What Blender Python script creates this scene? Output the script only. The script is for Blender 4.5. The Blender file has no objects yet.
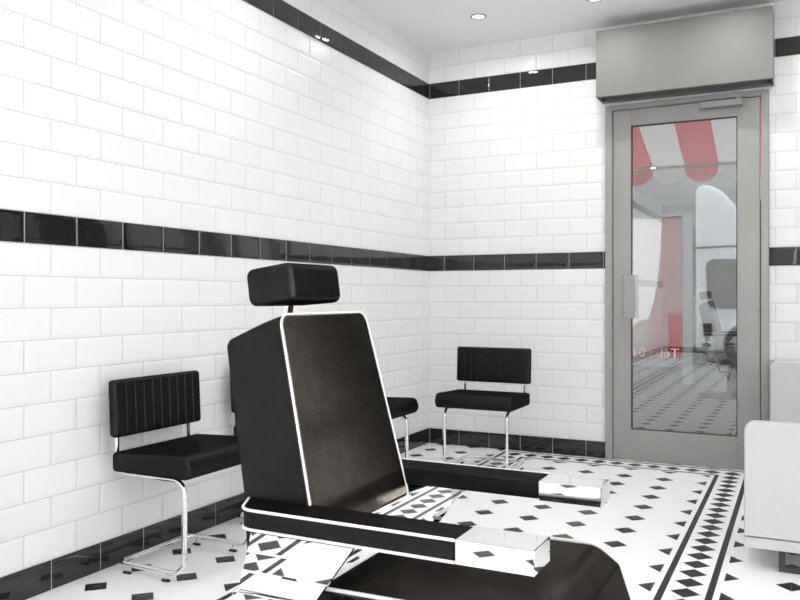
import bpy, bmesh, math
from mathutils import Vector, Matrix
S = bpy.context.scene
C = S.collection
PI = math.pi

# ------------------------------------------------------------------ materials
def mat(name):
    m = bpy.data.materials.new(name); m.use_nodes = True
    nt = m.node_tree; b = nt.nodes['Principled BSDF']
    return m, nt, b

def simple(name, col, rough=.5, metal=0, spec=.5, bump=None, coat=0, mottled=0):
    m, nt, b = mat(name)
    b.inputs['Base Color'].default_value = (*col, 1)
    b.inputs['Roughness'].default_value = rough
    b.inputs['Metallic'].default_value = metal
    b.inputs['Specular IOR Level'].default_value = spec
    b.inputs['Coat Weight'].default_value = coat
    if mottled:
        n = nt.nodes.new('ShaderNodeTexNoise'); n.inputs['Scale'].default_value = 3; n.inputs['Detail'].default_value = 6
        r = nt.nodes.new('ShaderNodeValToRGB')
        r.color_ramp.elements[0].position = .3; r.color_ramp.elements[1].position = .7
        r.color_ramp.elements[0].color = (*[c * (1 - mottled) for c in col], 1)
        r.color_ramp.elements[1].color = (*[min(1, c * (1 + mottled)) for c in col], 1)
        tc = nt.nodes.new('ShaderNodeTexCoord')
        nt.links.new(tc.outputs['Object'], n.inputs['Vector'])
        nt.links.new(n.outputs['Fac'], r.inputs['Fac']); nt.links.new(r.outputs['Color'], b.inputs['Base Color'])
    if bump:
        scale, strength, dist = bump
        n = nt.nodes.new('ShaderNodeTexNoise'); n.inputs['Scale'].default_value = scale; n.inputs['Detail'].default_value = 3
        tc = nt.nodes.new('ShaderNodeTexCoord'); nt.links.new(tc.outputs['Object'], n.inputs['Vector'])
        bp = nt.nodes.new('ShaderNodeBump'); bp.inputs['Strength'].default_value = strength; bp.inputs['Distance'].default_value = dist
        nt.links.new(n.outputs['Fac'], bp.inputs['Height']); nt.links.new(bp.outputs['Normal'], b.inputs['Normal'])
    return m

class NB:
    """tiny expression builder for math nodes"""
    def __init__(s, nt): s.nt = nt
    def m(s, op, a, b=0.0, c=None):
        n = s.nt.nodes.new('ShaderNodeMath'); n.operation = op
        for i, v in enumerate((a, b, c)):
            if v is None: continue
            if isinstance(v, (int, float)): n.inputs[i].default_value = v
            else: s.nt.links.new(v, n.inputs[i])
        return n.outputs[0]
    def add(s, a, b): return s.m('ADD', a, b)
    def sub(s, a, b): return s.m('SUBTRACT', a, b)
    def mul(s, a, b): return s.m('MULTIPLY', a, b)
    def div(s, a, b): return s.m('DIVIDE', a, b)
    def ab(s, a): return s.m('ABSOLUTE', a)
    def lt(s, a, b): return s.m('LESS_THAN', a, b)
    def gt(s, a, b): return s.m('GREATER_THAN', a, b)
    def mn(s, a, b): return s.m('MINIMUM', a, b)
    def mx(s, a, b): return s.m('MAXIMUM', a, b)
    def cell(s, a, period, off):
        """distance from the nearest point off + k*period"""
        q = s.div(s.sub(a, off), period)
        return s.mul(s.ab(s.sub(s.m('FRACT', s.add(q, .5)), .5)), period)
    def clampr(s, a, lo, hi):
        n = s.nt.nodes.new('ShaderNodeMapRange'); n.interpolation_type = 'SMOOTHSTEP'
        s.nt.links.new(a, n.inputs[0]); n.inputs[1].default_value = lo; n.inputs[2].default_value = hi
        return n.outputs[0]

def mixcol(nt, fac, c1, c2):
    n = nt.nodes.new('ShaderNodeMix'); n.data_type = 'RGBA'
    nt.links.new(fac, n.inputs[0])
    for i, c in ((6, c1), (7, c2)):
        if isinstance(c, tuple): n.inputs[i].default_value = (*c, 1)
        else: nt.links.new(c, n.inputs[i])
    return n.outputs[2]

def tile_material(name, axis, phase):
    """bevelled white metro tiles, 20 x 10 cm, running bond"""
    m, nt, b = mat(name); e = NB(nt)
    g = nt.nodes.new('ShaderNodeNewGeometry'); sp = nt.nodes.new('ShaderNodeSeparateXYZ')
    nt.links.new(g.outputs['Position'], sp.inputs[0])
    u = sp.outputs[axis]; z = sp.outputs[2]
    row = e.m('FLOOR', e.div(e.sub(z, .096), .1))
    odd = e.m('FLOORED_MODULO', row, 2.0)
    us = e.add(u, e.mul(odd, .1))
    du = e.cell(us, .2, phase)
    dz = e.cell(z, .1, .096)
    d = e.mn(du, dz)
    grout = e.lt(d, .0009)
    rnd = nt.nodes.new('ShaderNodeTexWhiteNoise'); rnd.noise_dimensions = '2D'
    cv = nt.nodes.new('ShaderNodeCombineXYZ')
    nt.links.new(e.m('FLOOR', e.div(e.sub(us, phase), .2)), cv.inputs[0]); nt.links.new(row, cv.inputs[1])
    nt.links.new(cv.outputs[0], rnd.inputs['Vector'])
    tone = mixcol(nt, rnd.outputs['Value'], (.825, .825, .822), (.845, .845, .842))
    nt.links.new(mixcol(nt, grout, tone, (.56, .56, .55)), b.inputs['Base Color'])
    b.inputs['Roughness'].default_value = .28; b.inputs['Specular IOR Level'].default_value = .3
    h = e.add(e.clampr(d, .0, .0022), e.mul(e.m('MINIMUM', e.div(d, .013), 1.0), 1.3))
    ns = nt.nodes.new('ShaderNodeTexNoise'); ns.inputs['Scale'].default_value = 9
    nt.links.new(g.outputs['Position'], ns.inputs['Vector'])
    h = e.add(h, e.mul(ns.outputs['Fac'], .5))
    bp = nt.nodes.new('ShaderNodeBump'); bp.inputs['Strength'].default_value = .55; bp.inputs['Distance'].default_value = .002
    nt.links.new(h, bp.inputs['Height']); nt.links.new(bp.outputs['Normal'], b.inputs['Normal'])
    return m

def floor_material():
    m, nt, b = mat('cabochon_floor'); e = NB(nt)
    g = nt.nodes.new('ShaderNodeNewGeometry'); sp = nt.nodes.new('ShaderNodeSeparateXYZ')
    nt.links.new(g.outputs['Position'], sp.inputs[0]); x, y = sp.outputs[0], sp.outputs[1]
    # corner dots on the 20 cm grid
    dx = e.cell(x, .2, .106); dy = e.cell(y, .2, -.010)
    dd = e.add(dx, dy)
    dot = e.lt(dd, .046)
    # frame shaped border band: centre line is a rectangle x .608..1.808, y -.11..-7.01
    cx, cy, hx, hy = 1.208, -3.66, .600, 3.55
    qx = e.sub(e.ab(e.sub(x, cx)), hx); qy = e.sub(e.ab(e.sub(y, cy)), hy)
    d = e.mx(qx, qy); ad = e.ab(d)
    inband = e.lt(ad, .1)
    line = e.lt(e.ab(e.sub(ad, .0705)), .0105)
    vert = e.gt(qx, qy)
    dv = e.add(e.ab(qx), e.cell(y, .1, -.018)); dh = e.add(e.ab(qy), e.cell(x, .1, .008))
    dia = e.lt(e.add(e.mul(dv, vert), e.mul(dh, e.sub(1.0, vert))), .0455)
    dark = e.add(e.mul(inband, e.mx(line, dia)), e.mul(e.sub(1.0, inband), dot))
    # fine joints of the white octagon tiles
    joint = e.mul(e.lt(e.mn(dx, dy), .0006), e.sub(1.0, dot))
    white = mixcol(nt, joint, (.965, .965, .96), (.94, .94, .935))
    ridge_glint = e.mul(e.mul(dot, e.sub(1.0, inband)), e.lt(e.mn(dx, dy), .0011))  # bevel highlight of the dot ridges, painted as lighter grey lines
    blk = mixcol(nt, ridge_glint, (.014, .014, .015), (.13, .13, .13))
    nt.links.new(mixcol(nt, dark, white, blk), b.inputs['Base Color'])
    rr = nt.nodes.new('ShaderNodeMapRange'); nt.links.new(dark, rr.inputs[0])
    rr.inputs[3].default_value = .35; rr.inputs[4].default_value = .28
    nt.links.new(rr.outputs[0], b.inputs['Roughness'])
    # each loose dot is a shallow bevelled pyramid with ridges running to its points
    b.inputs['Specular IOR Level'].default_value = .2
    ridge = e.mul(e.mul(dot, e.sub(1.0, inband)), e.lt(e.mn(dx, dy), .0014))
    pyr = e.mul(e.mul(dot, e.sub(1.0, inband)), e.sub(.046, dd))
    h = e.add(e.mul(pyr, 18.), e.mul(ridge, .35))
    bp = nt.nodes.new('ShaderNodeBump'); bp.inputs['Strength'].default_value = .5; bp.inputs['Distance'].default_value = .003
    nt.links.new(h, bp.inputs['Height']); nt.links.new(bp.outputs['Normal'], b.inputs['Normal'])
    return m

def leather(name, col, rough, refl, tint=(1, .88, .79)):
    """matt dyed hide under a thin brown-tinged gloss"""
    m = bpy.data.materials.new(name); m.use_nodes = True; nt = m.node_tree; nt.nodes.clear(); e = NB(nt)
    o = nt.nodes.new('ShaderNodeOutputMaterial'); d = nt.nodes.new('ShaderNodeBsdfDiffuse'); g = nt.nodes.new('ShaderNodeBsdfGlossy'); mx = nt.nodes.new('ShaderNodeMixShader')
    d.inputs[0].default_value = (*col, 1); g.inputs[0].default_value = (*tint, 1); g.inputs['Roughness'].default_value = rough
    tc = nt.nodes.new('ShaderNodeTexCoord'); n = nt.nodes.new('ShaderNodeTexNoise'); n.inputs['Scale'].default_value = 26; n.inputs['Detail'].default_value = 8; n.inputs['Roughness'].default_value = .65
    nt.links.new(tc.outputs['Object'], n.inputs['Vector'])
    nt.links.new(e.mul(e.add(n.outputs['Fac'], .5), refl), mx.inputs[0])
    bp = nt.nodes.new('ShaderNodeBump'); bp.inputs['Strength'].default_value = .12; bp.inputs['Distance'].default_value = .001
    n2 = nt.nodes.new('ShaderNodeTexNoise'); n2.inputs['Scale'].default_value = 320; nt.links.new(tc.outputs['Object'], n2.inputs['Vector'])
    nt.links.new(n2.outputs['Fac'], bp.inputs['Height']); nt.links.new(bp.outputs['Normal'], g.inputs['Normal']); nt.links.new(bp.outputs['Normal'], d.inputs['Normal'])
    nt.links.new(d.outputs[0], mx.inputs[1]); nt.links.new(g.outputs[0], mx.inputs[2]); nt.links.new(mx.outputs[0], o.inputs[0])
    return m
M = {}
M['tile_x'] = tile_material('white_tiles_x', 0, .108)
M['tile_y'] = tile_material('white_tiles_y', 1, -.193)
M['floor'] = floor_material()
M['black_tile'] = simple('black_glazed_tile', (.016, .016, .016), .06, bump=(14, .16, .004), spec=.6)
M['grout'] = simple('pale_grout', (.62, .62, .60), .8)
M['ceiling'] = simple('ceiling_paint', (.93, .93, .93), .75, spec=.3)
M['steel_box'] = simple('matt_grey_paint', (.215, .21, .204), .6, spec=.25, bump=(160, .10, .001), mottled=.05)
M['steel'] = simple('brushed_grey_metal', (.35, .34, .33), .42, metal=.35, bump=(160, .10, .001), mottled=.05)
M['steel_dark'] = simple('dark_grille_metal', (.16, .16, .165), .5, metal=.5)
M['chrome'] = simple('polished_chrome', (.84, .84, .84), .015, metal=1)
M['leather'] = leather('black_leather', (.0050, .0048, .0046), .28, .024, (1, .95, .91))
M['leather_back'] = leather('satin_leather', (.0030, .0028, .0026), .14, .185, (1, .87, .77))
M['leather_seat'] = leather('seat_leather', (.0065, .0060, .0056), .26, .050, (1, .90, .82))
M['leather_s'] = leather('black_leatherette', (.0050, .0047, .0045), .34, .022, (1, .93, .88))
M['piping'] = simple('white_piping', (.88, .86, .84), .35)
M['cupboard'] = simple('black_lacquer', (.008, .008, .008), .5, spec=.2)
M['rubber'] = simple('black_rubber', (.012, .012, .012), .6)
M['white_pad'] = simple('white_upholstery', (.58, .58, .58), .38, coat=.1, bump=(30, .05, .002))
M['black_metal'] = simple('dark_square_tube', (.07, .07, .07), .3, metal=.7)
M['asphalt'] = simple('street_asphalt', (.10, .10, .10), .85, mottled=.15)
M['kerb'] = simple('pavement_slabs', (.50, .49, .47), .8, mottled=.1)
M['facade'] = simple('pale_render', (.27, .28, .28), .8, mottled=.04)
M['facade_glass'] = simple('window_glass_dark', (.10, .12, .13), .1)
M['van_paint'] = simple('white_car_paint', (.62, .64, .66), .25, coat=.5)
M['van_glass'] = simple('smoked_car_glass', (.10, .105, .09), .08)
M['car_trim'] = simple('dark_plastic', (.05, .05, .05), .5)
M['sign_red'] = simple('red_enamel', (.42, .035, .035), .4)
M['sign_rose'] = simple('faded_red_print', (.42, .25, .25), .5)
M['sign_white'] = simple('white_print', (.85, .85, .83), .5)
M['sign_grey'] = simple('grey_aluminium', (.36, .40, .40), .4, metal=.3)
M['plaster_out'] = simple('outer_plaster', (.5, .48, .45), .9)

def awning_mat(name, col):
    m, nt, b = mat(name)
    b.inputs['Base Color'].default_value = (*col, 1); b.inputs['Roughness'].default_value = .8
    t = nt.nodes.new('ShaderNodeBsdfTranslucent'); t.inputs[0].default_value = (*col, 1)
    mx = nt.nodes.new('ShaderNodeMixShader'); mx.inputs[0].default_value = .55
    out = nt.nodes['Material Output']
    nt.links.new(b.outputs[0], mx.inputs[1]); nt.links.new(t.outputs[0], mx.inputs[2]); nt.links.new(mx.outputs[0], out.inputs[0])
    return m
M['awn_red'] = awning_mat('red_canvas', (.78, .24, .23))
M['awn_white'] = awning_mat('white_canvas', (.86, .85, .83))

def glass_mat():
    m = bpy.data.materials.new('door_glass'); m.use_nodes = True
    nt = m.node_tree; nt.nodes.clear()
    o = nt.nodes.new('ShaderNodeOutputMaterial'); t = nt.nodes.new('ShaderNodeBsdfTransparent'); g = nt.nodes.new('ShaderNodeBsdfGlossy')
    t.inputs[0].default_value = (.53, .54, .54, 1); g.inputs['Roughness'].default_value = 0.0; g.inputs[0].default_value = (.95, .97, 1, 1)
    mx = nt.nodes.new('ShaderNodeMixShader'); mx.inputs[0].default_value = .15
    nt.links.new(t.outputs[0], mx.inputs[1]); nt.links.new(g.outputs[0], mx.inputs[2]); nt.links.new(mx.outputs[0], o.inputs[0])
    return m
M['glass'] = glass_mat()
def clear_mat():
    m = bpy.data.materials.new('clear_glass'); m.use_nodes = True
    nt = m.node_tree; nt.nodes.clear()
    o = nt.nodes.new('ShaderNodeOutputMaterial'); t = nt.nodes.new('ShaderNodeBsdfTransparent'); g = nt.nodes.new('ShaderNodeBsdfGlossy')
    t.inputs[0].default_value = (.96, .97, .97, 1); g.inputs['Roughness'].default_value = 0.0
    mx = nt.nodes.new('ShaderNodeMixShader'); mx.inputs[0].default_value = .05
    nt.links.new(t.outputs[0], mx.inputs[1]); nt.links.new(g.outputs[0], mx.inputs[2]); nt.links.new(mx.outputs[0], o.inputs[0])
    return m
M['clear'] = clear_mat()
def emis(name, col, s):
    m = bpy.data.materials.new(name); m.use_nodes = True; nt = m.node_tree; nt.nodes.clear()
    o = nt.nodes.new('ShaderNodeOutputMaterial'); e = nt.nodes.new('ShaderNodeEmission')
    e.inputs[0].default_value = (*col, 1); e.inputs[1].default_value = s; nt.links.new(e.outputs[0], o.inputs[0]); return m
M['lamp'] = emis('lamp_lens', (1, .98, .95), 4)

# ------------------------------------------------------------------ mesh helpers
def obj(name, bm, m, parent=None, smooth=True, angle=35, loc=None):
    bmesh.ops.recalc_face_normals(bm, faces=bm.faces)
    me = bpy.data.meshes.new(name); bm.to_mesh(me); bm.free()
    o = bpy.data.objects.new(name, me); C.objects.link(o)
    me.materials.append(m)
    if smooth:
        me.polygons.foreach_set('use_smooth', [True] * len(me.polygons))
        me.set_sharp_from_angle(angle=math.radians(angle))
    if smooth:
        wm = o.modifiers.new('weighted_normal', 'WEIGHTED_NORMAL'); wm.weight = 100; wm.keep_sharp = True
    if parent is not None: o.parent = parent
    if loc is not None: o.location = loc
    return o

def empty(name, loc, rz=0):
    o = bpy.data.objects.new(name, None); C.objects.link(o)
    o.empty_display_size = .1; o.location = loc; o.rotation_euler = (0, 0, rz); return o

def tag(o, label=None, cat=None, group=None, kind=None):
    if label: o['label'] = label
    if cat: o['category'] = cat
    if group: o['group'] = group
    if kind: o['kind'] = kind
    return o

def box(bm, x0, x1, y0, y1, z0, z1, bev=0, seg=2):
    r = bmesh.ops.create_cube(bm, size=1)
    vs = r['verts']
    for v in vs:
        v.co = Vector(((x0 + x1) / 2 + v.co.x * (x1 - x0), (y0 + y1) / 2 + v.co.y * (y1 - y0), (z0 + z1) / 2 + v.co.z * (z1 - z0)))
    if bev:
        es = list({e for v in vs for e in v.link_edges})
        bmesh.ops.bevel(bm, geom=es, offset=bev, segments=seg, profile=.5, affect='EDGES')
    return bm
def B(*a, **k): return box(bmesh.new(), *a, **k)

def round_poly(pts, rads, seg=5, closed=True):
    """fillet the corners of a polygon / polyline (any dimension)"""
    out = []; n = len(pts); P = [Vector(p) for p in pts]
    if isinstance(rads, (int, float)): rads = [rads] * n
    for i in range(n):
        if not closed and i in (0, n - 1): out.append(P[i]); continue
        a, b, c = P[i - 1], P[i], P[(i + 1) % n]
        r = rads[i]
        if r <= 0: out.append(b); continue
        u = (a - b); v = (c - b); lu, lv = u.length, v.length; u.normalize(); v.normalize()
        ang = u.angle(v)
        if ang > PI - .02: out.append(b); continue
        t = min(r / math.tan(ang / 2), lu * .49, lv * .49); rr = t * math.tan(ang / 2)
        cen = b + (u + v).normalized() * (rr / math.sin(ang / 2))
        s0 = b + u * t - cen; s1 = b + v * t - cen
        tot = s0.angle(s1)
        for k in range(seg + 1):
            f = k / seg
            w = (s0 * math.sin((1 - f) * tot) + s1 * math.sin(f * tot)) / math.sin(tot)
            out.append(cen + w)
    return out

def loft(bm, secs, cap=True, closed=True):
    rings = [[bm.verts.new(p) for p in s] for s in secs]
    n = len(rings[0])
    for a, b in zip(rings, rings[1:]):
        for i in range(n if closed else n - 1):
            bm.faces.new((a[i], a[(i + 1) % n], b[(i + 1) % n], b[i]))
    if cap:
        bm.faces.new(rings[0][::-1]); bm.faces.new(rings[-1])
    return bm

def tube(bm, pts, r, n=12, closed=False, flat=1.0):
    P = [Vector(p) for p in pts]; N = len(P)
    def tan(i):
        if closed: return (P[(i + 1) % N] - P[i - 1]).normalized()
        if i == 0: return (P[1] - P[0]).normalized()
        if i == N - 1: return (P[-1] - P[-2]).normalized()
        return ((P[i] - P[i - 1]).normalized() + (P[i + 1] - P[i]).normalized()).normalized()
    t = tan(0); up = Vector((0, 0, 1)) if abs(t.z) < .9 else Vector((1, 0, 0))
    nrm = t.cross(up).normalized(); rings = []
    for i in range(N):
        t2 = tan(i); q = t.rotation_difference(t2); nrm = (q @ nrm); nrm = (nrm - t2 * nrm.dot(t2)).normalized(); t = t2
        bi = t.cross(nrm)
        rings.append([bm.verts.new(P[i] + nrm * math.cos(2 * PI * k / n) * r + bi * math.sin(2 * PI * k / n) * r * flat) for k in range(n)])
    m = N if closed else N - 1
    for j in range(m):
        a, b = rings[j], rings[(j + 1) % N]
        for k in range(n): bm.faces.new((a[k], a[(k + 1) % n], b[(k + 1) % n], b[k]))
    if not closed: bm.faces.new(rings[0][::-1]); bm.faces.new(rings[-1])
    return bm

def lathe(bm, prof, cx=0, cy=0, n=48):
    rings = [[bm.verts.new((cx + r * math.cos(2 * PI * k / n), cy + r * math.sin(2 * PI * k / n), z)) for k in range(n)] for r, z in prof]
    for a, b in zip(rings, rings[1:]):
        for k in range(n): bm.faces.new((a[k], a[(k + 1) % n], b[(k + 1) % n], b[k]))
    bm.faces.new(rings[0][::-1]); bm.faces.new(rings[-1])
    return bm

def inset_poly(pts, d):
    """inset a closed 2D polygon (list of 2-tuples) by d"""
    P = [Vector(p) for p in pts]; n = len(P); area = sum(P[i - 1].x * P[i].y - P[i].x * P[i - 1].y for i in range(n))
    sg = 1 if area > 0 else -1; out = []
    for i in range(n):
        a = (P[i] - P[i - 1]); b = (P[(i + 1) % n] - P[i])
        if a.length < 1e-7: a = b
        if b.length < 1e-7: b = a
        a.normalize(); b.normalize()
        na = Vector((-a.y, a.x)) * sg; nb_ = Vector((-b.y, b.x)) * sg
        m = (na + nb_); m.normalize(); c = max(.4, m.dot(na))
        out.append(P[i] + m * (d / c))
    return out

def slab_xz(bm, prof, y0, y1, bev=.005, seg=3):
    """profile in x,z swept along y with rounded side edges"""
    secs = []
    for k in range(seg + 1):
        a = k / seg * PI / 2; ins = bev * (1 - math.sin(a)); off = bev * (1 - math.cos(a))
        secs.append([(p.x, y0 + off, p.y) for p in inset_poly(prof, ins)])
    for k in range(seg, -1, -1):
        a = k / seg * PI / 2; ins = bev * (1 - math.sin(a)); off = bev * (1 - math.cos(a))
        secs.append([(p.x, y1 - off, p.y) for p in inset_poly(prof, ins)])
    return loft(bm, secs)

# ------------------------------------------------------------------ setting
H = 2.49; W = 4.1; L = 9.6     # ceiling height, room width (x), room length (towards -y)
DX0, DX1, DZ = 1.123, 1.980, 2.028   # doorway
def struct(name, bm, m, parent=None, smooth=False):
    o = obj(name, bm, m, parent, smooth)
    if parent is None: o['kind'] = 'structure'
    return o
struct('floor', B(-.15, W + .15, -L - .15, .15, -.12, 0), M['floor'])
struct('ceiling', B(-.15, W + .15, -L - .15, .15, H, H + .12), M['ceiling'])
struct('wall_left', B(-.15, 0, -L, .15, 0, H), M['tile_y'])
ADDED_WIN = [(-3.1 - 2.1 * k - 1.75, -3.1 - 2.1 * k) for k in range(3)]; WZ0, WZ1 = .11, 2.42  # windows added out of view in this wall to let in soft fill light
bm = bmesh.new(); edges = [.15] + [v for a, b in ADDED_WIN for v in (b, a)] + [-L]
for k in range(0, len(edges), 2): box(bm, W, W + .15, edges[k + 1], edges[k], 0, H)
for a, b in ADDED_WIN: box(bm, W, W + .15, a, b, 0, WZ0); box(bm, W, W + .15, a, b, WZ1, H)
struct('wall_right', bm, M['tile_y'])
for k, (a, b) in enumerate(ADDED_WIN):
    wn = empty('window_%d' % (k + 1), (W + .08, (a + b) / 2, WZ0)); wn['kind'] = 'structure'
    hw_ = (b - a) / 2; hz = WZ1 - WZ0; bm = bmesh.new(); t = .04
    box(bm, -.03, .03, -hw_, -hw_ + t, 0, hz); box(bm, -.03, .03, hw_ - t, hw_, 0, hz); box(bm, -.03, .03, -hw_ + t, hw_ - t, 0, t); box(bm, -.03, .03, -hw_ + t, hw_ - t, hz - t, hz)
    obj('window_frame', bm, M['steel'], wn, False)
    obj('pane', B(-.003, .003, -hw_ + t, hw_ - t, t, hz - t), M['clear'], wn, False)
FW = (2.55, 3.95)  # another added window, behind the camera, lighting the back wall
bm = bmesh.new(); box(bm, 0, FW[0], -L - .15, -L, 0, H); box(bm, FW[1], W, -L - .15, -L, 0, H); box(bm, FW[0], FW[1], -L - .15, -L, 0, WZ0); box(bm, FW[0], FW[1], -L - .15, -L, WZ1, H)
struct('wall_front', bm, M['tile_x'])
wn = empty('window_4', (sum(FW) / 2, -L - .08, WZ0)); wn['kind'] = 'structure'; hw_ = (FW[1] - FW[0]) / 2; bm = bmesh.new()
box(bm, -hw_, -hw_ + t, -.03, .03, 0, hz); box(bm, hw_ - t, hw_, -.03, .03, 0, hz); box(bm, -hw_ + t, hw_ - t, -.03, .03, 0, t); box(bm, -hw_ + t, hw_ - t, -.03, .03, hz - t, hz)
obj('window_frame', bm, M['steel'], wn, False)
obj('pane', B(-hw_ + t, hw_ - t, -.003, .003, t, hz - t), M['clear'], wn, False)
bm = bmesh.new()
for a in ((0, DX0 + .01, 0, H), (DX1 - .01, W, 0, H), (DX0 + .01, DX1 - .01, DZ - .01, H)): box(bm, a[0], a[1], 0, .15, a[2], a[3])
struct('wall_back', bm, M['tile_x'])

def tile_course(name, axis, a0, a1, plane, sgn, z0, z1, phase, thick=.005):
    """a course of black glazed tiles standing proud of the wall, pale grout between"""
    root = empty(name, (0, 0, 0)); root['kind'] = 'structure'
    bm = bmesh.new(); g = .0022
    k = math.floor((a0 - phase) / .2); u = phase + k * .2
    while u < a1:
        s, e = max(u + g / 2, a0), min(u + .2 - g / 2, a1)
        if e - s > .004:
            pr = thick; b = .0035
            lo, hi = (plane, plane + sgn * pr)
            def pt(uu, zz, dep):
                return (uu, plane + sgn * dep, zz) if axis == 0 else (plane + sgn * dep, uu, zz)
            secs = []
            for ins, dep in ((0, 0), (0, pr * .35), (.0015, pr * .6), (.016, pr)):
                ii = min(ins, (e - s) * .4)
                secs.append([pt(s + ii, z0 + ins, dep), pt(e - ii, z0 + ins, dep), pt(e - ii, z1 - ins, dep), pt(s + ii, z1 - ins, dep)])
            loft(bm, secs)
        u += .2
    obj('glazed_tiles', bm, M['black_tile'], root, True, 12)
    bm = bmesh.new(); p0, p1 = sorted((plane, plane + sgn * .0012))
    if axis == 0: box(bm, a0, a1, p0, p1, z0, z1)
    else: box(bm, p0, p1, a0, a1, z0, z1)
    obj('grout', bm, M['grout'], root, False)
    return root
for nm, z0, z1, pl, pb in (('baseboard', 0.0, .0945, -.093, .008), ('trim_1', 1.098, 1.194, -.193, .108), ('trim_5', 2.198, 2.294, -.093, .008)):
    i = {'baseboard': ('baseboard_left', 'baseboard_back', 'baseboard_back_right', 'baseboard_right', 'baseboard_front'),
         'trim_1': ('trim_1', 'trim_2', 'trim_3', '', ''), 'trim_5': ('trim_4', 'trim_5', 'trim_6', '', '')}[nm]
    tile_course(i[0], 1, -L, -.0055, 0, 1, z0, z1, pl)
    tile_course(i[1], 0, 0.001, (DX0 if z1 < 2.1 else 1.5), 0, -1, z0, z1, pb)
    tile_course(i[2], 0, (DX1 if z1 < 2.1 else 1.5), W - .0055, 0, -1, z0, z1, pb)
    if z1 < .2: tile_course(i[3], 1, -L, -.0055, W, -1, z0, z1, pl)
    if z1 < .2: tile_course(i[4], 0, .0055, W - .0055, -L, 1, z0, z1, pb)

# ------------------------------------------------------------------ door
dr = empty('door_1', ((DX0 + DX1) / 2, 0, 0)); dr['kind'] = 'structure'
def dpart(name, bm, m, parent=None, **k):
    o = obj(name, bm, m, parent or dr, **k)
    if parent is None: o.matrix_parent_inverse = Matrix.Translation((-dr.location.x, 0, 0))
    return o
bm = bmesh.new()
LX0, LX1, LZ = 1.166, 1.936, 1.996
fy0, fy1 = -.022, .10
box(bm, DX0, LX0 - .002, fy0, fy1, 0, DZ, .002, 1); box(bm, LX1 + .004, DX1, fy0, fy1, 0, DZ, .002, 1)
box(bm, LX0 - .002, LX1 + .004, fy0, fy1, LZ + .003, DZ, .002, 1)
dpart('door_frame', bm, M['steel'])
dpart('gap_dark_strip', B(LX1 + .0003, LX1 + .0038, .0, .03, .006, 1.45), M['rubber'], smooth=False)  # black strip added to darken the gap beside the leaf
gx0, gx1, gz0, gz1 = 1.267, 1.824, .180, 1.905
bm = bmesh.new(); ly0, ly1 = -.010, .035
box(bm, LX0, gx0, ly0, ly1, .006, LZ, .0015, 1); box(bm, gx1, LX1, ly0, ly1, .006, LZ, .0015, 1)
box(bm, gx0, gx1, ly0, ly1, .006, gz0, .0008, 1); box(bm, gx0, gx1, ly0, ly1, gz1, LZ, .0008, 1)
leaf = dpart('door_leaf', bm, M['steel'])
bm = bmesh.new()
for a in ((gx0, gx0 + .004, gz0, gz1), (gx1 - .004, gx1, gz0, gz1), (gx0 + .004, gx1 - .004, gz0, gz0 + .004), (gx0 + .004, gx1 - .004, gz1 - .004, gz1)):
    box(bm, a[0], a[1], -.0085, .012, a[2], a[3])
dpart('glazing_gasket', bm, M['rubber'])
dpart('glass_pane', B(gx0 + .003, gx1 - .003, .004, .010, gz0 + .003, gz1 - .003), M['glass'], smooth=False)
bm = B(1.232, 1.297, -.052, -.040, .812, 1.056, .003, 2); box(bm, 1.25, 1.268, -.042, -.009, .84, .86, .002, 1); box(bm, 1.25, 1.268, -.042, -.009, 1.01, 1.03, .002, 1)
dpart('push_plate_handle', bm, M['steel'])
bm = B(1.375, 1.865, -.036, -.009, 2.000, 2.028, .002, 1)
cl = dpart('door_closer', bm, M['steel'])
bm = B(1.640, 1.852, -.066, -.034, 1.954, 1.988, .002, 1); box(bm, 1.82, 1.842, -.055, -.025, 1.98, 2.004)
o = obj('closer_arm', bm, M['steel'], dr); o.matrix_parent_inverse = Matrix.Translation((-dr.location.x, 0, 0))

# metal box over the door
ac = empty('air_curtain', (1.555, 0, 2.047)); tag(ac, 'long grey metal box mounted on the wall above the glass door', 'air curtain')
x0, x1, y0, z0, z1 = -.449, .449, -.175, 0, .370
bm = bmesh.new()
box(bm, x0, x1, y0, y0 + .004, z0, z1, .001, 1); box(bm, x0, x0 + .004, y0 + .004, -.0008, z0, z1); box(bm, x1 - .004, x1, y0 + .004, -.0008, z0, z1)
box(bm, x0 + .004, x1 - .004, y0 + .004, -.0008, z1 - .004, z1); box(bm, x0 + .004, x1 - .004, y0 + .004, y0 + .02, z0, z0 + .004)
box(bm, x0 + .004, x1 - .004, -.045, -.0008, z0, z0 + .004)
obj('casing', bm, M['steel_box'], ac, False)
bm = bmesh.new(); box(bm, x0 + .004, x1 - .004, y0 + .02, -.045, .02, .024)
for k in range(9): yy = y0 + .024 + k * .013; box(bm, x0 + .03, x1 - .03, yy, yy + .002, .003, .02)
obj('outlet_grille', bm, M['steel_dark'], ac, False)

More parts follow.
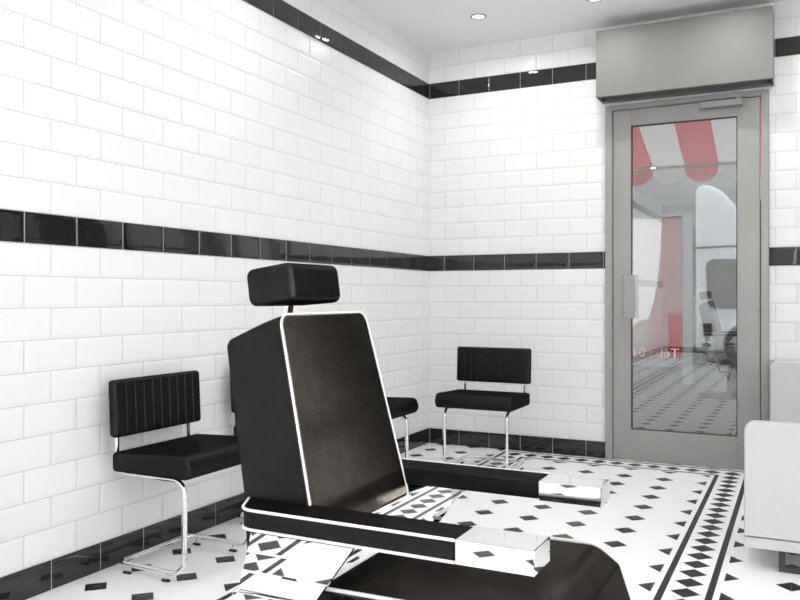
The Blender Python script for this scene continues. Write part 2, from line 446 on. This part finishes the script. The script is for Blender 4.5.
# ------------------------------------------------------------------ downlights
def downlight(x, y, label):
    r = empty('downlight', (x, y, H)); tag(r, label, 'downlight', 'recessed ceiling downlights')
    bm = bmesh.new(); prof = [(.030, -.0005), (.044, -.0005), (.0445, -.003), (.041, -.0055), (.034, -.0055), (.031, -.003)]
    n = 40; rings = [[bm.verts.new((q * math.cos(2 * PI * k / n), q * math.sin(2 * PI * k / n), z)) for k in range(n)] for q, z in prof]
    for a, b in zip(rings, rings[1:] + rings[:1]):
        for k in range(n): bm.faces.new((a[k], a[(k + 1) % n], b[(k + 1) % n], b[k]))
    obj('trim_ring', bm, M['steel'], r)
    bm = bmesh.new(); lathe(bm, [(.031, -.0006), (.031, -.003), (.024, -.0042), (.006, -.0048)], n=32)
    obj('lamp_lens', bm, M['lamp'], r)
    l = bpy.data.lights.new('downlight_lamp', 'AREA'); l.shape = 'DISK'; l.size = .058; l.energy = LAMP_W; l.color = (1, .985, .97); l.spread = math.radians(165)
    lo = bpy.data.objects.new('downlight_lamp', l); C.objects.link(lo); lo.location = (0, 0, -.0062); lo.parent = r
    return r
LAMP_W = 2.0
XS = [.53, 1.17, 1.81, 2.45, 3.09, 3.73]
k = 0
for x, y, lb in ((.53, -.50, 'small round white downlight glowing in the ceiling, nearest the tiled corner'),
                 (1.17, -.48, 'round white downlight at the top edge of the photo beside the grey box'),
                 (1.81, -.50, 'round white downlight in the ceiling just before the grey box over the door'),
                 (2.45, -.50, 'round white downlight above the white cabinet')) + tuple((x, y, 'added recessed round downlight out of view, for more light on the floor') for y in (-2.1, -3.7, -5.3) for x in (.53, 1.81, 3.09)):  # extra rows added out of view to brighten the floor
    downlight(x, y, lb)

# ------------------------------------------------------------------ waiting chairs
def waiting_chair(label):
    """local frame: faces +x, back edge near x = 0, centred on y = 0"""
    r = empty('waiting_chair', (0, 0, 0)); tag(r, label, 'chair', 'black cantilever waiting chairs')
    # chrome tube: one continuous loop from post to post
    R = .0088; ty = .174; zf = .032; zs = .337
    side = lambda s: [(.052, s * (ty + .002), .56), (.056, s * (ty + .002), zs + .02), (.085, s * ty, zs), (.350, s * ty, zs), (.350, s * ty, zf), (.062, s * ty, zf)]
    a = side(-1); b = side(1)[::-1]
    pts = a + b
    rad = [0, .03, .03, .045, .050, .030, .030, .050, .045, .03, .03, 0]
    path = round_poly(pts, rad, seg=7, closed=False)
    obj('tube_frame', tube(bmesh.new(), path, R, 12), M['chrome'], r)
    for sy in (-1, 1):
        for px in (.085, .255):
            g_ = obj('floor_glide', B(px, px + .030, sy * ty - .006, sy * ty + .006, 0, .007, .001, 1), M['rubber'], r)
            obj('glide_stem', tube(bmesh.new(), [(px + .015, sy * ty, .006), (px + .015, sy * ty, zf - R + .002)], .0035, 8), M['chrome'], g_)
    # seat pad with a waterfall front
    prof = round_poly([(.066, .3465), (.385, .3465), (.404, .372), (.392, .424), (.066, .412)], [.014, .02, .03, .045, .014], 6)
    prof = [Vector(p) for p in prof]
    obj('seat', slab_xz(bmesh.new(), prof, -.210, .210, .010, 4), M['leather_s'], r)
    # channel stitched backrest
    hy, xb, xf = .215, .060, .094
    ch = 8; y_in = .165; outl = [(xb, -hy), (xb, hy)]
    front = [(xf - .002, hy)]
    ys = [y_in - k * (2 * y_in / ch) for k in range(ch + 1)]
    for yy in ys: front += [(xf + .0008, yy + .003), (xf - .0016, yy), (xf + .0008, yy - .003)]
    front += [(xf - .002, -hy)]
    poly = round_poly([(xb, -hy), (xb, hy)] + front, [.010, .010, .014] + [0] * (3 * (ch + 1)) + [.014], 4)
    cxm = (xb + xf) / 2; secs = []
    z0, z1 = .460, .652; bv = .011
    def sec(z, ins):
        fx = 1 - ins / (.5 * (xf - xb)); fy = 1 - ins / hy
        lean = -(z - .46) * .05
        return [(cxm + (p.x - cxm) * fx + lean, p.y * fy, z) for p in poly]
    for k in range(5): a_ = k / 4 * PI / 2; secs.append(sec(z0 + bv * (1 - math.cos(a_)), bv * (1 - math.sin(a_))))
    for k in range(4, -1, -1): a_ = k / 4 * PI / 2; secs.append(sec(z1 - bv * (1 - math.cos(a_)), bv * (1 - math.sin(a_))))
    obj('backrest', loft(bmesh.new(), secs), M['leather_s'], r, angle=28)
    return r
def copy_tree(o, parent=None):
    c = o.copy(); C.objects.link(c); c.parent = parent
    for ch in [q for q in o.children]: copy_tree(ch, c)
    return c
c1 = waiting_chair('black cantilever chair against the left wall, fully seen left of the barber chair')
c1.location = (.004, -2.500, 0)
for loc, rz, lb in (((.004, -1.862, 0), 0, 'black cantilever chair by the left wall, mostly hidden behind the barber chair backrest'),
                    ((.004, -1.218, 0), 0, 'black cantilever chair at the left wall, its seat end showing right of the barber chair'),
                    ((.607, -.400, 0), -PI / 2, 'black cantilever chair standing before the back wall near the corner')):
    c = copy_tree(c1); c.location = loc; c.rotation_euler.z = rz; c['label'] = lb

# ------------------------------------------------------------------ barber chair
BX, BY = 1.56, -3.4475
bc = empty('barber_chair', (BX, BY, 0)); tag(bc, 'large black barber chair with white piping, chrome arm ends and headrest, in the foreground', 'barber chair')
def Lx(pts): return [(p[0] - BX, p[1]) for p in pts]
def bpart(name, bm, m, parent=bc, **k): return obj(name, bm, m, parent, **k)
bpart('base_plate', lathe(bmesh.new(), [(.30, 0), (.305, .006), (.30, .014), (.22, .024), (.11, .034), (.075, .05)], n=64), M['chrome'])
bpart('column', lathe(bmesh.new(), [(.072, .045), (.072, .06), (.062, .07), (.062, .20), (.050, .205), (.050, .31)], n=40), M['chrome'])
bm = bmesh.new(); tube(bm, round_poly([(-.04, .05, .24), (-.10, .20, .24), (-.12, .30, .33)], .04, closed=False), .008); tube(bm, [(-.12, .30, .33), (-.135, .33, .385)], .013)
bpart('pump_lever', bm, M['chrome'])
# chrome underbody: a core under the seat and two side skirts
pr = round_poly(Lx([(1.475, .315), (1.80, .335), (1.80, .392), (1.55, .412), (1.475, .412)]), .008, 4)
bpart('underbody', slab_xz(bmesh.new(), pr, -.21, .21, .004), M['chrome'], angle=20)
for s in (-1, 1):
    pr = round_poly(Lx([(1.342, .335), (1.50, .310), (1.80, .335), (1.80, .395), (1.53, .4735), (1.342, .4735)]), .004, 3)
    ya, yb = sorted((s * .2115, s * .2325))
    bpart('side_skirt', slab_xz(bmesh.new(), pr, ya, yb, .002), M['chrome'], angle=20)
    # side plate pressed into three shallow bands, slanted at the front
    xr = lambda z: 1.488 + (z - .474) * (.068 / .092) - BX
    xl = lambda z: 1.349 + (z - .474) * .27 - BX
    yo_ = [(.474, .2240), (.503, .2258), (.506, .2236), (.534, .2250), (.537, .2236), (.566, .2254)]
    out_ = [(s * y, z) for z, y in yo_] + [(s * .2160, .566), (s * .2160, .474)]
    if s > 0: out_ = [(s * .2255, .566), (s * .2255, .474), (s * .2165, .474), (s * .2165, .566)]
    secs = [[(f_(z), y, z) for y, z in out_] for f_ in (xl, xr)]
    bpart('side_plate', loft(bmesh.new(), secs), M['chrome'], angle=8)
# seat cushion
zt = .500
sprof = round_poly(Lx([(1.472, .416), (1.80, .398), (1.842, .372), (1.8815, .3745), (1.852, .464), (1.812, .492), (1.472, .487)]), [.01, .02, .004, .004, .012, .045, .010], 7)
bpart('seat_cushion', slab_xz(bmesh.new(), sprof, -.194, .194, .006), M['leather_seat'])
for s, yy in ((-1, -.1955), (1, .1955)):
    pth = round_poly([(1.474 - BX, yy + s * -.012, .488), (1.474 - BX, yy, .488), (1.812 - BX, yy, .493), (1.852 - BX, yy, .464), (1.938 - BX, yy, .205)], [0, .005, .045, .02, 0], 7, False)
    bpart('seat_piping', tube(bmesh.new(), pth, .0032, 8), M['piping'])
# rear piping across the seat
bpart('seat_piping', tube(bmesh.new(), [(1.474 - BX, -.183, .489), (1.474 - BX, .183, .489)], .0030, 8), M['piping'])
# leg rest
lp = round_poly(Lx([(1.882, .3735), (1.938, .205), (1.925, .188), (1.90, .195), (1.843, .371)]), [.004, .02, .01, .01, .01], 4)
bpart('leg_rest', slab_xz(bmesh.new(), lp, -.194, .194, .006), M['leather_seat'])
bpart('seat_rail', B(1.490 - BX, 1.800 - BX, .1992, .2230, .470, .4845, .001, 1), M['chrome'], angle=15)
bm = bmesh.new()
for s in (-1, 1): tube(bm, round_poly([(1.86 - BX, s * .14, .36), (1.955 - BX, s * .14, .16), (2.06 - BX, s * .14, .13)], .03, closed=False), .010)
box(bm, 2.00 - BX, 2.16 - BX, -.17, .17, .118, .134, .005, 2)
bpart('footrest', bm, M['chrome'])
# backrest
def back_sec(t):    # t 0 top .. 1 bottom : half width
    return .142 + .018 * t
bprof = round_poly(Lx([(1.369, .902), (1.457, .545), (1.326, .489), (1.317, .594), (1.262, .855)]), [.006, .008, .006, .2, .016], 5)
bm = bmesh.new(); secs = []
segs = 4; bev = .005
def hw(z, side=1):
    t = min(1, max(0, (.90 - z) / .35)); return .1425 + .0175 * t + (.003 + .009 * t if side < 0 else 0)
def corner_cut(p):   # round the top corners in the y-z plane
    z = p.y; zt_ = .902; rr = .026
    dz = z - (zt_ - rr)
    return rr - math.sqrt(max(0, rr * rr - dz * dz)) if dz > 0 else 0
# refine the profile so that the rounded corners have points to work with
fine = []
for i in range(len(bprof)):
    a, b = Vector(bprof[i]), Vector(bprof[(i + 1) % len(bprof)])
    n = max(1, int((b - a).length / .008)); fine += [a.lerp(b, q / n) for q in range(n)]
def bsec(side, ins):
    out = []
    for p0, p in zip(fine, inset_poly(fine, ins)):
        # the rounding applies close to the front face and fades to the rear
        xf = 1.369 - BX + (.902 - p0.y) * .243
        near = 1 - min(1, max(0, (xf - p0.x) / .10)) * .75
        out.append((p.x, side * (hw(p0.y, side) - corner_cut(p0) * near - off_), p.y))
    return out
for side in (-1, 1):
    rng = range(segs + 1) if side < 0 else range(segs, -1, -1)
    for k in rng:
        a = k / segs * PI / 2; off_ = bev * (1 - math.cos(a)) if False else bev * (1 - math.sin(a)) * 0 + bev * (1 - math.sin(PI / 2 - a)) * 0
        ins = bev * (1 - math.sin(a)); off_ = bev * (1 - math.cos(a))
        off_ = off_
        secs.append(bsec(side, ins))
loft(bm, secs)
back = bpart('backrest', bm, M['leather'], angle=50)
def fx(z): return 1.369 - BX + (.902 - z) * .2465
zt0, zb0 = .902, .548
def face(y, z, out=.0018): return (fx(z) + out, y, z)
fp = round_poly([(-hw(.552, -1) + .003, .552), (-hw(.90, -1) + .004, .9005), (hw(.90) - .004, .9005), (hw(.552) - .003, .552)], [.010, .022, .022, .010], 8)
secs = [[(fx(q.y) + dep, q.x, q.y) for q in inset_poly(fp, ins)] for ins, dep in ((0, -.0015), (0, .0016), (.0012, .0024), (.003, .0028))]
bpart('front_panel', loft(bmesh.new(), secs), M['leather_back'], back, angle=20)
pp = [face(-hw(zb0, -1), zb0), face(-hw(zt0, -1), zt0), face(hw(zt0), zt0), face(hw(zb0), zb0)]
pth = round_poly(pp, [.012, .024, .024, .012], 8, True)
obj('back_piping', tube(bmesh.new(), pth, .0019, 8, closed=True), M['piping'], back)
# headrest and its post
hp = [(1.266, .913), (1.257, .978), (1.355, .992), (1.365, .921)]
hp = round_poly(Lx(hp), .015, 6)
hr = bpart('headrest', slab_xz(bmesh.new(), hp, -.092, .070, .011, 5), M['leather'], angle=50)
bm = bmesh.new(); 
secs = []
for (xx, zz) in ((1.281, .862), (1.291, .918)):
    secs.append([(xx - BX - .004, -.009, zz), (xx - BX + .004, -.009, zz), (xx - BX + .004, .009, zz), (xx - BX - .004, .009, zz)])
loft(bm, secs)
obj('headrest_post', bm, M['chrome'], bc, False)
# armrests
for s in (-1, 1):
    za, zb = .5695, .6025; yo, yi = .2275, .1575
    plan = round_poly([(1.322 - BX, s * yi), (1.357 - BX, s * yo), (1.717 - BX, s * yo), (1.717 - BX, s * yi)], [.004, .034, 0, 0], 8)
    secs = []; bv = .005
    base2 = [Vector((p[0], p[1])) for p in plan]
    for z, ins in ((za, .004), (za + .0012, .001), (za + .004, 0), (zb - .005, 0), (zb - .0015, .0015), (zb, .005)):
        q = inset_poly(base2, ins) if ins else base2
        secs.append([(p.x, p.y, z) for p in q])
    arm = bpart('armrest', loft(bmesh.new(), secs), M['leather'])
    for z in (za + .001, zb - .002):
        pth = round_poly([(1.3215 - BX, s * (yi + .001), z), (1.3565 - BX, s * (yo + .0008), z), (1.716 - BX, s * (yo + .0008), z)], [0, .034, 0], 8, False)
        obj('arm_piping', tube(bmesh.new(), pth, .0024, 8), M['piping'], arm)
    ya, yb = sorted((s * (yi - .001), s * (yo + .0015)))
    obj('chrome_arm_end', B(1.717 - BX, 1.828 - BX, ya, yb, za - .0015, zb - .0005, .0008, 1), M['chrome'], arm, angle=15)
    # inner wall below the arm, between seat and arm
# ------------------------------------------------------------------ white armchair seen from behind
wa = empty('armchair', (2.29, -1.42, 0)); tag(wa, 'white low backed armchair on a dark square tube frame at the right edge', 'armchair')
def aq(name, x0, x1, y0, y1, z0, z1, bev, m='white_pad', seg=3):
    return obj(name, B(x0 - 2.29, x1 - 2.29, y0 + 1.42, y1 + 1.42, z0, z1, bev, seg), M[m], wa, angle=40)
bk = obj('backrest', slab_xz(bmesh.new(), round_poly([(1.959 - 2.29, .112), (2.621 - 2.29, .112), (2.621 - 2.29, .507), (1.959 - 2.29, .507)], [.003, .003, .034, .034], 6), -.280, -.228, .006, 4), M['white_pad'], wa)
aq('base_panel', 1.960, 2.620, -1.699, -1.140, .0775, .1118, .001)
for x0, x1 in ((1.962, 2.03), (2.55, 2.618)): aq('armrest', x0, x1, -1.646, -1.14, .112, .40, .012)
aq('seat_cushion', 2.032, 2.548, -1.646, -1.15, .112, .30, .02)
for yy in (-1.672, -1.19):
    bm = bmesh.new(); t = .020
    for xx in (2.066, 2.494): box(bm, xx - 2.29, xx + t - 2.29, yy + 1.42, yy + t + 1.42, 0, .077)
    box(bm, 2.066 + t - 2.29, 2.494 - 2.29, yy + 1.42, yy + t + 1.42, 0, t)
    obj('foot_frame', bm, M['black_metal'], wa, False)
cb = empty('cabinet', (2.32, -.15, 0)); tag(cb, 'white rounded low cabinet against the back wall right of the door', 'cabinet')
obj('body', slab_xz(bmesh.new(), round_poly([(-.33, .05), (.33, .05), (.33, .606), (-.33, .606)], [.003, .003, .03, .03], 6), -.10, .14, .004, 3), M['white_pad'], cb)
for sx in (-1, 1):
    obj('cabinet_door', B(sx * .163 - .160, sx * .163 + .160, -.112, -.1005, .06, .575, .003, 2), M['white_pad'], cb)
obj('plinth', B(-.30, .30, -.08, .13, 0, .0495), M['black_metal'], cb, False)

tc_ = empty('added_cupboard', (3.06, -.17, 0)); tag(tc_, 'added unseen tall black cupboard against the back wall, for a dark reflection', 'cupboard')  # unseen, added so the barber chair back reflects something dark
obj('carcass', B(-.26, .26, -.13, .155, 0.0, 2.12, .004, 1), M['cupboard'], tc_, angle=20)
for sx in (-1, 1):
    d_ = obj('cupboard_door', B(sx * .13 - .127, sx * .13 + .127, -.150, -.1305, .06, 2.10, .002, 1), M['cupboard'], tc_, angle=20)
    obj('door_handle', B(sx * .03 - .006, sx * .03 + .006, -.175, -.1505, .95, 1.15, .002, 1), M['steel'], d_)

# ------------------------------------------------------------------ street outside
def st(name, bm, m, **k): return tag(obj(name, bm, m, **k), kind='structure')
bm = B(-14, 22, 2.6, 22, -.16, -.12); pass
st('street_ground', bm, M['asphalt'], smooth=False)
st('pavement', B(-14, W + 1.3, .151, 2.6, -.16, -.02), M['asphalt'], smooth=False)
st('side_pavement', B(W + .151, W + 1.3, -12, .151, -.16, -.02), M['kerb'], smooth=False)
# striped awning
aw = empty('awning', (1.5, .16, 2.60)); tag(aw, 'red and white striped scalloped awning seen through the door glass', 'awning')
sw = .2465; xs0 = 1.062 - 8 * sw
yA, zA, yB, zB = .16, 2.60, 2.0, 1.975
for k in range(18):
    a = xs0 + k * sw; red = (k % 2 == 1)
    bm = bmesh.new(); th = .003
    nseg = 14
    outl = [(a + sw * q / nseg, zB - .05 - .092 * math.sin(PI * q / nseg) ** .55) for q in range(nseg + 1)]
    top = [(a, zB), (a + sw, zB)]
    # sloping cloth
    secs = [[(a - 1.5, yA - .16, zA - 2.60), (a + sw - 1.5, yA - .16, zA - 2.60), (a + sw - 1.5, yA - .16, zA + th - 2.60), (a - 1.5, yA - .16, zA + th - 2.60)],
            [(a - 1.5, yB - .16, zB - 2.60), (a + sw - 1.5, yB - .16, zB - 2.60), (a + sw - 1.5, yB - .16, zB + th - 2.60), (a - 1.5, yB - .16, zB + th - 2.60)]]
    loft(bm, secs)
    # hanging scallop
    poly = [(a, zB)] + outl + [(a + sw, zB)]
    loft(bm, [[(p[0] - 1.5, yB - .16, p[1] - 2.60) for p in poly], [(p[0] - 1.5, yB + th - .16, p[1] - 2.60) for p in poly]])
    o = obj('red_stripe' if red else 'white_stripe', bm, M['awn_red'] if red else M['awn_white'], aw, False)
obj('front_bar', tube(bmesh.new(), [(xs0 - 1.5, yB - .18, zB - 2.612), (xs0 + 18 * sw - 1.5, yB - .18, zB - 2.612)], .012), M['sign_grey'], aw)

# view rays for placing the things seen through the glass
CX, CY, CZ, F, YAW, HY = 2.138, -4.683, .930, 803.8, -.4643, 297.35
def onY(px, py, Y):
    s = (px - 400) / F; d = (Y - CY) / (math.cos(YAW) - s * math.sin(YAW))
    return CX + d * (math.sin(YAW) + s * math.cos(YAW)), CZ - (py - HY) / F * d

# upright red advertising board on the far pavement
YB = 5.6
bx0 = onY(618, 300, YB)[0]; bx1 = onY(692, 300, YB)[0]
ab = empty('advertising_board', ((bx0 + bx1) / 2, YB, -.12)); tag(ab, 'tall red and white notice board with a grey frame beyond the door glass', 'notice board')
ox = (bx0 + bx1) / 2
def P(px, py): a = onY(px, py, YB); return (a[0] - ox, a[1] + .12)
def bpoly(pts, y0, y1):
    return loft(bmesh.new(), [[(p[0], y0, p[1]) for p in pts], [(p[0], y1, p[1]) for p in pts]])
tz = P(690, 216)[1]; bz = P(640, 358)[1]
hwid = (bx1 - bx0) / 2
obj('panel', B(-hwid + .05, hwid - .10, -.02, .06, bz, tz), M['sign_rose'], ab, False)
bm = B(hwid - .10, hwid, -.05, .07, 0, tz + .03); box(bm, -hwid, -hwid + .05, -.05, .07, 0, tz + .03); box(bm, -hwid + .05, hwid - .10, -.05, .07, tz, tz + .03); box(bm, -hwid + .05, hwid - .10, -.05, .07, bz - .09, bz)
obj('frame', bm, M['sign_grey'], ab, False)
obj('white_field', bpoly([P(623, 218), P(662, 218), P(661, 250), P(658, 282), P(654, 302), P(649, 318), P(640, 336), P(623, 350)], -.026, -.020), M['sign_white'], ab, False)
obj('red_field', bpoly([P(668.5, 314), P(684.5, 314), P(684.5, 357), P(668.5, 357)], -.026, -.020), M['sign_red'], ab, False)
cxp, cyp = 650, 336
el = [P(cxp + 20 * math.cos(t * PI / 16), cyp + 17 * math.sin(t * PI / 16)) for t in range(32)]
obj('oval_emblem', bpoly(el, -.032, -.026), M['sign_rose'], ab, False)
obj('arrow_mark', bpoly([P(634, 332), P(650, 323), P(645, 333), P(651, 343), P(634, 340)], -.036, -.032), M['sign_grey'], ab, False)
# its lettering reads mirrored from inside the shop
cu = bpy.data.curves.new('lettering', 'FONT'); cu.body = 'Tél. : 01'; cu.size = .165; cu.extrude = .002; cu.align_x = 'CENTER'
to = bpy.data.objects.new('lettering', cu); C.objects.link(to)
bpy.context.view_layer.update()
dg = bpy.context.evaluated_depsgraph_get(); me = bpy.data.meshes.new_from_object(to.evaluated_get(dg)); bpy.data.objects.remove(to)
cc = P(655.5, 357)
for v in me.vertices: v.co = Vector((cc[0] - v.co.x * 1.05, -.040 - v.co.z, cc[1] + v.co.y))
me.flip_normals()
me.materials.clear(); me.materials.append(M['sign_white'])
t_ = bpy.data.objects.new('lettering', me); C.objects.link(t_); t_.parent = ab

# van
YV = 8.2
vx0, _ = onY(695, 300, YV)
gz = -.12
van = empty('van', (vx0 + 2.2, YV + .95, gz)); tag(van, 'white high-roofed van parked across the street, seen through the door glass', 'van')
def V(px, py): a = onY(px, py, YV); return (a[0] - vx0 - 2.2, a[1] - gz)
zt_ = V(705, 184)[1]; zb_ = V(705, 361)[1] + .0
zb_ = max(zb_, .22)
side = round_poly([(-2.2, zb_), (2.5, zb_), (2.6, .95), (1.75, 1.15), (V(738, 212)[0] + .55, V(738, 212)[1] - .75), (V(738, 208)[0], V(738, 208)[1]), (V(718, 186)[0], V(718, 186)[1]), (-2.2, zt_ + .02)], [.1, .15, .25, .2, .3, .5, .5, .12], 8)
obj('body', slab_xz(bmesh.new(), [Vector(p) for p in side], -.95, .95, .08, 4), M['van_paint'], van, angle=50)
bm = bmesh.new()
win = round_poly([V(706, 259), V(752, 259), V(756, 309), V(712, 308), V(708, 302)], [.12, .1, .1, .1, .1], 6)
obj('side_window', loft(bmesh.new(), [[(p[0], -.975, p[1]) for p in win], [(p[0], -.94, p[1]) for p in win]]), M['van_glass'], van, False)
bm = bmesh.new()
tube(bm, [(p[0], -.965, p[1]) for p in round_poly([V(691, 248), V(752, 245), V(757, 352), V(691, 352)], .1, 5)], .012, 6, closed=True)
obj('door_seam', bm, M['car_trim'], van)
for (a, b, c, d) in ((703, 323, 712, 336), (702, 343, 711, 347), (702, 352, 708, 360)):
    q0, q1 = V(a, b), V(c, d)
    obj('trim_piece', B(q0[0], q1[0], -1.0, -.945, q1[1], q0[1], .02, 2), M['car_trim'], van)
for xw in (-1.45, 1.75):
    bm = bmesh.new(); n = 32
    for (r, y0_, y1_, mt) in ((.34, -.99, -.75, 0),):
        loft(bm, [[(xw + r * math.cos(2 * PI * k / n), y, .34 + r * math.sin(2 * PI * k / n)) for k in range(n)] for y in (y0_, y1_)])
    obj('wheel', bm, M['car_trim'], van)
    bm = bmesh.new(); loft(bm, [[(xw + .2 * math.cos(2 * PI * k / n), y, .34 + .2 * math.sin(2 * PI * k / n)) for k in range(n)] for y in (-1.0, -.98)])
    obj('hubcap', bm, M['sign_grey'], van)

# building opposite
bd = empty('building', (0, 14, -.12)); tag(bd, 'pale grey building facade across the street behind the van', 'building')
obj('facade_wall', B(-14, 16, 0, .4, 0, 9), M['facade'], bd, False)
for i in range(9):
    for j in range(2):
        x = -12.5 + i * 3.1; z = 1.0 + j * 3.2
        f = obj('window', B(x, x + 1.3, -.06, .0, z, z + 1.7), M['sign_grey'], bd, False)
        obj('pane', B(x + .08, x + 1.22, -.07, -.06, z + .08, z + 1.62), M['facade_glass'], f, False)

# ------------------------------------------------------------------ sky, camera, view
w = bpy.data.worlds.new('World'); S.world = w; w.use_nodes = True
bg = w.node_tree.nodes['Background']; bg.inputs[0].default_value = (1, .995, .99, 1); bg.inputs[1].default_value = 2.85

cam = bpy.data.cameras.new('camera'); co = bpy.data.objects.new('camera', cam); C.objects.link(co)
cam.sensor_width = 36; cam.lens = 36 * F / 800; cam.shift_y = -(300 - HY) / 800
cam.clip_start = .02
co.location = (CX, CY, CZ); co.rotation_euler = (PI / 2, 0, -YAW)
S.camera = co
vs = S.view_settings; vs.view_transform = 'Standard'; vs.look = 'None'; vs.gamma = 1; vs.use_curve_mapping = False
vs.exposure = 0.80
